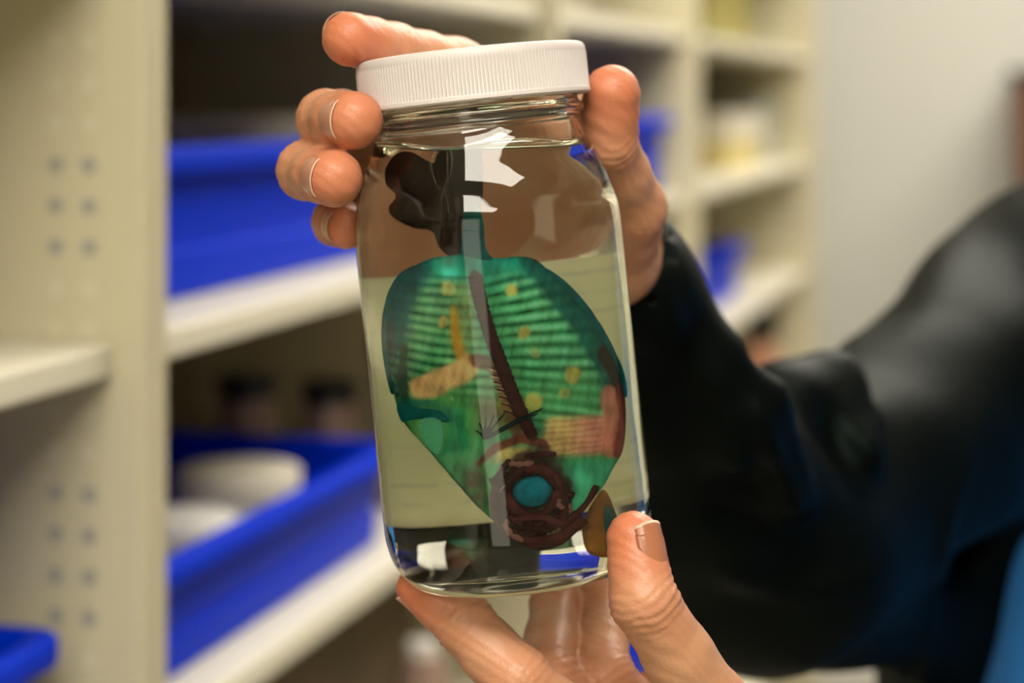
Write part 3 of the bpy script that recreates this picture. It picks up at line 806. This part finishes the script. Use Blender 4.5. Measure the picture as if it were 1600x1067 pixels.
sheet([(742, 402), (752, 350), (757, 315), (755, 262), (742, 240), (712, 238), (690, 256), (686, 280), (664, 270), (645, 256), (620, 260), (602, 285), (606, 310), (622, 322), (612, 336), (620, 352), (650, 360), (680, 364), (690, 385), (712, 402)], -.001, .0012, M['dusk'], 'tail_fin', wav=.0004)
sheet([(724, 410), (722, 372), (728, 335), (744, 330), (757, 350), (760, 385), (775, 410), (752, 425)], -.004, .0022, M['teal'], 'tail_stalk')
sheet([(846, 414), (880, 434), (925, 480), (965, 535), (992, 580), (997, 612), (985, 610), (960, 572), (925, 520), (885, 470), (845, 425)], -.004, .0010, M['teal'], 'dorsal_fin')
sheet([(652, 412), (626, 424), (600, 460), (588, 510), (590, 560), (604, 610), (612, 600), (602, 550), (606, 505), (620, 462), (645, 430)], -.004, .0010, M['teal'], 'anal_fin')
sheet([(606, 630), (622, 624), (655, 630), (690, 632), (704, 648), (690, 650), (655, 646), (630, 650), (616, 652)], -.0085, .0014, M['teal'], 'pelvic_fin')
sheet([(648, 652), (668, 640), (688, 650), (690, 675), (682, 698), (664, 690), (650, 672)], -.0096, .0008, M['mint'], 'gill_flap')
parts = []
for tx, ty in ((850, 626), (842, 634), (790, 632), (772, 636), (758, 640), (748, 648), (742, 660)):
    parts.append(tube([f3(757, 672, -.0108), f3((757+tx)/2, (672+ty)/2-2, -.0118), f3(tx, ty, -.0112)], [.0006, .00065 if tx > 830 else .0003, .0002], 6))
obj('pectoral_fin', *merge(*parts), M['finray'], fish)
# eye, socket, jaws
ex, ey = 832, 752
def ball_uv(c, r, sy=1.0, n=24):
    V, F = [], []
    for a in range(n+1):
        for b in range(2*n):
            t, p = PI*a/n, PI*b/n
            V.append((c[0]+r*math.sin(t)*math.cos(p), c[1]+sy*r*math.cos(t), c[2]+r*math.sin(t)*math.sin(p)))
    for a in range(n):
        for b in range(2*n):
            d = (b+1) % (2*n); F.append([a*2*n+b, a*2*n+d, (a+1)*2*n+d, (a+1)*2*n+b])
    return V, F
ec = f3(ex, ey, -.0088)
eye_ = obj('eye', *ball_uv(ec, .0049, .7), M['tealbright'], fish)
ring = [(ec[0]+.0067*math.cos(a)*.95, -.0102+.0006*math.sin(3*a), ec[2]+.0074*math.sin(a)) for a in np.linspace(.4, 2*PI-.1, 40)]
obj('eye_socket', *tube(ring, [.0009+.0007*(0.5+.5*math.sin(k*.37)) for k in range(40)], 8), M['maroon'], fish)
parts = [tube(spline([f3(*p, -.0102) for p in q], 20), r, 8) for q, r in (
    (((780, 735), (772, 770), (785, 805), (815, 822)), .0013), (((800, 795), (840, 790), (880, 800), (905, 785)), .0014),
    (((795, 812), (835, 826), (880, 818), (915, 795)), .0016), (((868, 725), (884, 760), (880, 800)), .0011), (((905, 785), (925, 765), (938, 745)), .0010))]
obj('jaw_bones', *merge(*parts), M['maroon'], fish)
rj = random.Random(11); dk, pl_ = [], []
for k in range(34):
    a_ = rj.uniform(.6, 2*PI+.2); q = rj.uniform(34, 62); x0, y0 = 832+q*math.cos(a_), 752+q*.95*math.sin(a_)+(12 if math.sin(a_) > 0 else 0)
    t_ = a_+PI/2+rj.uniform(-.5, .5); l_ = rj.uniform(10, 26); yy = -.0085-rj.uniform(0, .003)
    pts_ = [f3(x0-l_*math.cos(t_), y0-l_*math.sin(t_)*.8, yy), f3(x0+rj.uniform(-4, 4), y0+rj.uniform(-4, 4), yy-.0006), f3(x0+l_*math.cos(t_), y0+l_*math.sin(t_)*.8, yy)]
    (pl_ if k % 5 == 0 else dk).append(tube(spline(pts_, 9), [.0003+.0007*rj.random()*math.sin(PI*(i+.5)/9)+.0003 for i in range(9)], 7))
obj('skull_bones', *merge(*dk), M['bone'], fish); obj('cheek_bones', *merge(*pl_), M['mauve'], fish)
sheet([(905, 815), (915, 785), (938, 756), (955, 775), (968, 810), (972, 835), (940, 842), (912, 836)], -.003, .0018, M['brownstain'], 'gill_plate')
sheet([(945, 780), (962, 785), (976, 815), (972, 838), (950, 840), (944, 810)], -.0055, .0010, M['teal'], 'throat_fin')

# ------------------------------------------------------------------ the person
FWD = np.array([-.47, -.88, 0]); FWD /= np.linalg.norm(FWD); SID = np.array([-FWD[1], FWD[0], 0])   # SID: towards the person's left
RSH = P(1579, 430, 1.15); LSH = RSH+.34*SID; TC = (RSH+LSH)/2
REL = P(1215, 880, .90); ASH = P(1650, 492, 1.14); RWR = P(925, 395, .775)
LEL = np.array([.385, .80, 1.17]); LWR = P(1262, 1335, .70)
person = thing('person', 'person in a black jacket and blue shirt holding up the glass jar', 'person', (float(TC[0]), float(TC[1]), 0))
PL = np.array([TC[0], TC[1], 0])

# finger descriptions: list of (px, py, depth, radius) from the tip to the knuckle
UPPER = dict(
    index=[(546, 61, .670, .0090), (612, 77, .690, .0088), (712, 103, .718, .0098), (868, 165, .748, .0120)],
    middle=[(553, 188, .6535, .0094), (510, 186, .678, .0094), (530, 188, .716, .0100), (738, 215, .752, .0120)],
    ring=[(522, 279, .652, .0092), (479, 266, .680, .0094), (497, 264, .718, .0098), (705, 285, .757, .0118)],
    little=[(541, 354, .683, .0076), (526, 346, .700, .0080), (548, 344, .733, .0086), (695, 360, .760, .0108)],
    thumb=[(956, 146, .688, .0096), (947, 222, .695, .0104), (985, 325, .724, .0125), (955, 400, .752, .0170)])
LOWER = dict(
    index=[(652, 918, .668, .0070), (724, 972, .663, .0093), (806, 1062, .655, .0108), (985, 1215, .665, .0125)],
    middle=[(878, 893, .738, .0078), (868, 945, .712, .0085), (853, 1058, .674, .0098), (1005, 1195, .686, .0122)],
    ring=[(932, 893, .740, .0078), (938, 948, .716, .0085), (944, 1058, .682, .0096), (1062, 1190, .698, .0118)],
    little=[(1010, 1080, .740, .0070), (1030, 1105, .720, .0076), (1060, 1150, .705, .0086), (1120, 1210, .705, .0105)],
    thumb=[(990, 842, .6385, .0086), (1006, 938, .632, .0102), (1112, 1108, .648, .0125), (1225, 1262, .680, .0170)])
def pos(f): return [P(*q[:3]) for q in f]
def finger(fd, f):
    p = pos(f); r = [q[3] for q in f]; pts, rad = [], []
    for i in range(len(p)-1):
        pts += [p[i], p[i]*.5+p[i+1]*.5]; rad += [r[i], (r[i]+r[i+1])/2*.955]
    pts.append(p[-1]); rad.append(r[-1])
    fd.chain(pts, rad, .003, .0022)
def blush(V, tips, knucks):
    t = np.zeros(len(V))
    for c_, r in tips: t = np.maximum(t, np.exp(-(np.linalg.norm(V-c_, axis=1)/r)**2))
    for c_, r in knucks: t = np.maximum(t, .55*np.exp(-(np.linalg.norm(V-c_, axis=1)/r)**2))
    return t
def creases(V, Nn, J, axis, amp=.00028, lam=.0026, reach=.006, wid=.014, seed=0):
    axis = axis/np.linalg.norm(axis); q = V-J; t = q@axis; rad = np.linalg.norm(q-t[:, None]*axis, axis=1)
    wob = .0005*np.sin(q@np.array([310., 170., 230.])+seed)+.0004*np.sin(q@np.array([-520., 390., 330.])+seed*2)
    a = np.cos(2*PI*(t+wob)/lam)*np.exp(-(t/reach)**2)*np.exp(-(rad/wid)**4)
    return V+Nn*(amp*a)[:, None]
def hand(fing, wrist, elbow, lo, hi, h, kn_amp):
    fd = Field(lo, hi, h)
    mc = {k: pos(f)[-1] for k, f in fing.items()}
    fa = elbow-wrist; fa /= np.linalg.norm(fa)
    fd.chain([wrist, wrist+fa*.14], [.0255, .034], 0, .0)
    for k, r0 in (('index', .0150), ('middle', .0150), ('ring', .0145), ('little', .0140)):
        c_ = wrist*.80+mc[k]*.20
        fd.chain([c_, mc[k]], [r0, .0112], 0, .010)
    fd.chain([wrist, mc['thumb']], [.020, .017], 0, .010)
    fd.chain([mc['thumb'], mc['thumb']*.45+mc['index']*.55], [.0155, .0100], 0, .009)
    fd.chain([mc['index'], mc['middle'], mc['ring'], mc['little']], [.0105, .0105, .0105, .010], .004, .006)
    for k, f in fing.items(): finger(fd, f)
    V, Q = fd.mesh()
    V = smooth_mesh(V, Q, 2, .4); Nn = vnormals(V, Q)
    tips, kn = [], []
    for k, f in fing.items():
        p = pos(f); tips.append((p[0], .014 if k not in ('thumb', 'index') else .018))
        for i in (1, 2):
            kn.append((p[i], .012)); ax = p[i+1]-p[i-1]
            V = creases(V, Nn, p[i], ax, kn_amp*(1.0 if i == 1 else .8), .0028, .0065, .015, seed=i+len(k))
    # fine lengthwise-crossing wrinkles along the whole hand
    V = V+Nn*(.00010*np.sin(V@np.array([900., 500., 1300.])+2*np.sin(V@np.array([300., 400., 200.]))))[:, None]
    return V, Q, blush(V, tips, kn)
hands = [hand(UPPER, RWR, REL, (-.085, .615, 1.335), (.085, .90, 1.545), .0010, .00020),
         hand(LOWER, LWR, LEL, (-.045, .610, 1.190), (.26, .79, 1.385), .0009, .00034)]
# the rest of the body at a coarser step, mostly under clothing
bd = Field((-.02, .62, 0.0), (.82, 1.36, 1.86), .011)
NECK = TC+np.array([0, 0, .075]); HEAD = NECK+FWD*.035+np.array([0, 0, .155])
HIP = TC+np.array([0, 0, -.50])
bd.chain([TC+SID*s_*.07+np.array([0, 0, -.06]) for s_ in (-1, 1)], [.115, .115], 0, 0)
bd.chain([TC+np.array([0, 0, -.1]), HIP], [.120, .105], 0, .04)
bd.chain([ASH, LSH], [.045, .045], 0, .03)
bd.chain([TC, NECK, NECK+FWD*.01+np.array([0, 0, .06])], [.06, .055, .052], .01, .03)
bd.chain([ASH, REL, RWR*.5+REL*.5-np.array([.006, 0, 0])], [.044, .034, .024], .01, .01)
bd.chain([LSH, LEL, LWR*.55+LEL*.45], [.046, .036, .030], .01, .02)
for s_ in (-1, 1):
    hp = HIP+SID*s_*.09; kn_ = np.array([hp[0], hp[1], .48])+FWD*.015; an = np.array([hp[0], hp[1], .08])
    bd.chain([hp, kn_, an, an+FWD*.15+np.array([0, 0, -.035])], [.085, .058, .042, .032], .015, .02)
hb = Field(HEAD-.17, HEAD+.19, .005)
hb.chain([NECK+FWD*.005-np.array([0, 0, .04]), NECK+FWD*.015+np.array([0, 0, .09])], [.056, .052], 0, .0)
hb.chain([HEAD-FWD*.025+np.array([0, 0, .02]), HEAD+FWD*.02+np.array([0, 0, .015])], [.082, .074], 0, .02)
hb.chain([HEAD+FWD*.035-np.array([0, 0, .03]), HEAD+FWD*.055-np.array([0, 0, .085])], [.062, .042], 0, .03)
hb.chain([HEAD+FWD*.095+np.array([0, 0, .015]), HEAD+FWD*.112-np.array([0, 0, .022])], [.009, .013], 0, .012)
hb.chain([HEAD+FWD*.085-SID*.02-np.array([0, 0, .058]), HEAD+FWD*.085+SID*.02-np.array([0, 0, .058])], [.009, .009], 0, .006)
for s_ in (-1, 1):
    hb.chain([HEAD+SID*s_*.082-np.array([0, 0, .025]), HEAD+SID*s_*.087-FWD*.012+np.array([0, 0, .02])], [.009, .014], 0, .006)
    hb.chain([HEAD+FWD*.088+SID*s_*.016+np.array([0, 0, .035]), HEAD+FWD*.078+SID*s_*.048+np.array([0, 0, .035])], [.008, .007], 0, .012)
allV, allQ, allC, off = [], [], [], 0
for fld in (bd, hb):
    v, q_ = fld.mesh(); hands.append((smooth_mesh(v, q_, 2), q_, np.zeros(len(v))))
for v, q_, c_ in hands:
    allV.append(v-PL); allQ.append(q_+off); allC.append(c_); off += len(v)
cc_ = np.concatenate(allC)
obj('body', np.concatenate(allV), np.concatenate(allQ), M['skin'], person, col=np.stack([cc_, cc_, cc_], 1))
for s_ in (-1, 1):
    ec_ = HEAD+FWD*.078+SID*s_*.032+np.array([0, 0, .012])-PL
    e_ = obj('eye', *ball_uv(ec_, .0125, 1, 12), M['eyewhite'], person)
    obj('iris', *ball_uv(ec_+FWD*.0085, .0062, 1, 10), M['iris'], e_)
hr = Field(HEAD-.16, HEAD+.19, .006)
hr.chain([HEAD-FWD*.030+np.array([0, 0, .028]), HEAD+FWD*.010+np.array([0, 0, .035])], [.090, .080], 0, 0)
X_, Y_, Z_ = hr.grid((slice(None),)*3)
ff = (X_-HEAD[0])*FWD[0]+(Y_-HEAD[1])*FWD[1]; hr.F = np.maximum(hr.F, (ff*1.2-(Z_-HEAD[2])-.01).astype(np.float32)*.6)
v, q_ = hr.mesh(); obj('hair', smooth_mesh(v, q_, 2)-PL, q_, M['hair'], person)

# fingernails: (finger, outward direction)
def nail(f, nd, m, half=50, back=.0085, fwd=.0040, lift=.0002, sink=.0002, name='fingernail'):
    p = pos(f); r = f[0][3]; r1 = f[1][3]; a = p[0]-p[1]; Ld = np.linalg.norm(a); a /= Ld
    nd = np.array(nd, float); nd -= a*(nd@a); nd /= np.linalg.norm(nd); s_ = np.cross(a, nd)
    V, F, fm = [], [], []; nu, nv = 16, 18
    for layer in (0, 1):
        for jv in range(nv+1):
            tv = jv/nv; x = -back+(back+fwd)*tv
            for iu in range(nu+1):
                tu = 2*iu/nu-1; th = math.radians(half)*tu*(1-.25*max(0, .35-tv)/.35*abs(tu))
                xx = x-(.0016*tu*tu if tv > .7 else -.0022*tu*tu*(1-tv))
                rl = r+((r+r1)/2*.955-r)*min(1, max(0, -xx)/(Ld/2)); rr = rl*.99+lift*(.55+.45*math.sin(PI*tv))-.0006*abs(tu)**6+(-.0008 if jv == 0 else 0)-(.0005*(tv-.6) if tv > .6 else 0)
                rr += -sink+.00034*layer
                V.append(p[0]+a*xx+rr*(math.cos(th)*nd+math.sin(th)*s_)-PL)
    n_ = (nu+1)*(nv+1)
    for jv in range(nv):
        for iu in range(nu):
            q_ = jv*(nu+1)+iu; ff_ = [q_, q_+1, q_+nu+2, q_+nu+1]
            F.append(ff_[::-1]); fm.append(0); F.append([x+n_ for x in ff_]); fm.append(1 if jv >= nv-1 else 0)
    ed = [k for k in range(nu+1)]+[k*(nu+1)+nu for k in range(1, nv+1)]+[nv*(nu+1)+k for k in range(nu-1, -1, -1)]+[k*(nu+1) for k in range(nv-1, 0, -1)]
    for a_, b_ in zip(ed, ed[1:]+ed[:1]): F.append([a_, b_, b_+n_, a_+n_]); fm.append(1 if a_ >= (nv-1)*(nu+1) else 0)
    return obj(name, V, F, [m, M['nailedge']], person, fmat=fm)
nail(UPPER['index'], (-.3, .8, .55), M['nail'])
nail(UPPER['middle'], (-.55, -.85, .05), M['nail'])
nail(UPPER['ring'], (-.55, -.85, .05), M['nail'])
nail(UPPER['little'], (-.8, -.5, .05), M['nail'])
nail(UPPER['thumb'], (.45, .85, .25), M['nail'])
nail(LOWER['thumb'], (.80, -.60, .12), M['nail_dark'], name='thumbnail', back=.0105, half=52, lift=.0006, sink=.0000)
nail(LOWER['index'], (-.6, .2, -.75), M['nail'])
nail(LOWER['middle'], (0, .9, -.3), M['nail'])
nail(LOWER['ring'], (0, .9, -.3), M['nail'])
nail(LOWER['little'], (0, .9, -.3), M['nail'])

# clothing
def torso_local(fd):
    X, Y, Z = fd.grid((slice(None),)*3)
    a = (X-TC[0])*SID[0]+(Y-TC[1])*SID[1]; b = (X-TC[0])*FWD[0]+(Y-TC[1])*FWD[1]
    return a.astype(np.float32), b.astype(np.float32), Z.astype(np.float32)
def torso(fd, grow, z0, flare):
    a, b, Z = torso_local(fd)
    hgt = np.clip((1.40-Z)/.5, 0, 1.6)
    A = .165+grow+flare*hgt-.10*np.clip((Z-1.38)/.10, 0, 1)**2; B = .115+grow+.03*np.sin(np.clip(hgt, 0, 1)*PI)-.04*np.clip((Z-1.36)/.1, 0, 1)
    d = (np.sqrt((a/A)**2+(b/B)**2)-1)*np.minimum(A, B)*.9
    d = np.maximum(d, Z-1.475); return np.maximum(d, z0-Z).astype(np.float32)
jk = Field((-.02, .66, .74), (.80, 1.40, 1.53), .0045)
T = torso(jk, .030, .78, .04)
a, b, Z = torso_local(jk)
phi = np.arctan2(np.abs(a)/.2, b/.14); pm = np.radians(np.interp(Z, [.7, 1.0, 1.19, 1.27, 1.38, 1.45], [58, 58, 56, 43, 24, 12]))
T = np.maximum(T, (pm-phi).astype(np.float32)*.12)
jk.F = T
RW2 = RWR*.93+REL*.07
fa = (REL-RWR)/np.linalg.norm(REL-RWR)
cuffR = RWR+fa*.018
mid = lambda p, q, t: p*(1-t)+q*t
ELB = REL
jk.chain([cuffR, P(1008, 590, .82), P(1095, 745, .86), ELB, mid(ELB, ASH, .45), ASH], [.0345, .0335, .042, .047, .054, .074], .012, .022)
jk.chain([P(1462, 700, 1.12), P(1458, 1180, 1.10), P(1450, 1500, 1.10)], [.030, .028, .030], .01, .03)
jk.chain([P(870, 540, .83), P(878, 770, .87), P(1060, 870, .89)], [.028, .033, .034], .01, .03)
jk.chain([P(1290, 945, .96), P(1440, 955, 1.08)], [.030, .032], .01, .03)
lfa = (LEL-LWR)/np.linalg.norm(LEL-LWR); cuffL = LWR+lfa*.03
jk.chain([cuffL, mid(cuffL, LEL, .5), LEL, LSH+np.array([0, 0, -.012])], [.036, .046, .056, .070], .012, .022)
# collar
jk.chain([NECK+SID*s_*.060-FWD*c_+np.array([0, 0, .03*(1-abs(s_)*.3)]) for s_, c_ in ((-1, -.02), (-.8, .03), (0, .06), (.8, .03), (1, -.02))], [.016]*5, .006, .012)
# elbow creases built as ridges of cloth
for q0, q1, rr in ((P(1228, 634, .90), P(1268, 640, .92), .022), (P(1195, 625, .80), P(1250, 780, .83), .010), (P(1120, 560, .79), P(1150, 690, .80), .010),
                   (P(1310, 590, .92), P(1345, 690, .895), .010)):
    jk.chain([q0, q1], [rr, rr], 0, .016)
jk.cut(cuffR-fa*.06, cuffR-fa*.010, .0270, .0270); jk.cut(cuffL-lfa*.06, cuffL-lfa*.010, .0280, .0280)
jk.cut(NECK-np.array([0, 0, .06]), NECK+np.array([0, 0, .15]), .060, .060)
V, Q = jk.mesh(); V = smooth_mesh(V, Q, 3, .5); Nn = vnormals(V, Q)
# wrinkles pressed into the cloth (image-plane drawn, but real relief on the facing surface)
XY = proj(V); facing = np.clip(-(Nn*V/np.linalg.norm(V, axis=1, keepdims=True)).sum(1)+.1, 0, 1)
disp = np.zeros(len(V))
FOLDS = [([(1180, 640), (1205, 700), (1238, 790)], 17, .006), ([(1105, 590), (1135, 650), (1150, 720)], 14, .005), ([(1320, 570), (1340, 640), (1370, 720)], 16, .006),
         ([(1400, 520), (1450, 470), (1500, 440)], 24, .006), ([(1390, 560), (1440, 600), (1475, 690)], 16, .005), ([(1600, 420), (1560, 540), (1510, 720), (1465, 900), (1440, 1080)], 9, .006),
         ([(1260, 570), (1300, 640), (1320, 720)], 12, -.006), ([(1480, 520), (1540, 560), (1580, 600)], 18, .005), ([(1050, 420), (1085, 520), (1105, 640)], 12, -.003),
         ([(1150, 900), (1260, 930), (1360, 900)], 22, .004), ([(1130, 800), (1230, 840), (1330, 800)], 20, -.004)]
for pl, wd, am in FOLDS:
    d = segd(XY[:, 0], XY[:, 1], pl); disp += am*np.exp(-(d/wd)**2)*facing
V = V+Nn*disp[:, None]
V = V+Nn*(.0016*np.sin(V@np.array([38., 25., 61.])+2*np.sin(V@np.array([21., -33., 17.]))))[:, None]
obj('jacket', V-PL, Q, M['jacket'], person)
sh = Field((.05, .75, .80), (.80, 1.35, 1.53), .007); sh.F = torso(sh, .016, .84, .03)
sh.chain([NECK-np.array([0, 0, .03]), NECK+np.array([0, 0, .02])], [.062, .060], 0, .02); sh.cut(NECK-np.array([0, 0, .01]), NECK+np.array([0, 0, .1]), .0555, .0555)
v, q_ = sh.mesh(); obj('shirt', smooth_mesh(v, q_, 2)-PL, q_, M['shirt'], person)
tr = Field((.0, .70, .04), (.86, 1.45, 1.0), .010)
tr.chain([HIP-SID*.075+np.array([0, 0, .04]), HIP+SID*.075+np.array([0, 0, .04])], [.108, .108], 0, 0)
for s_ in (-1, 1):
    hp = HIP+SID*s_*.09; tr.chain([hp, np.array([hp[0], hp[1], .48])+FWD*.015, np.array([hp[0], hp[1], .09])], [.100, .074, .066], .01, .02)
X_, Y_, Z_ = tr.grid((slice(None),)*3); tr.F = np.maximum(tr.F, np.maximum(Z_-.96, .06-Z_).astype(np.float32))
v, q_ = tr.mesh(); obj('trousers', smooth_mesh(v, q_, 2)-PL, q_, M['trouser'], person)
for s_ in (-1, 1):
    hp = HIP+SID*s_*.09; an = np.array([hp[0], hp[1], .05]); sf = Field(an-.22, an+.26, .006)
    sf.chain([an-FWD*.03, an+FWD*.09-np.array([0, 0, .005]), an+FWD*.17-np.array([0, 0, .012])], [.046, .045, .038], .01, 0)
    sf.chain([an, an+np.array([0, 0, .05])], [.046, .05], 0, .02)
    Z_ = sf.grid((slice(None),)*3)[2]; sf.F = np.maximum(sf.F, np.maximum(-Z_, Z_-.11).astype(np.float32)+0*sf.F)
    v, q_ = sf.mesh(); obj('shoe', smooth_mesh(v, q_, 1)-PL, q_, M['shoe'], person)
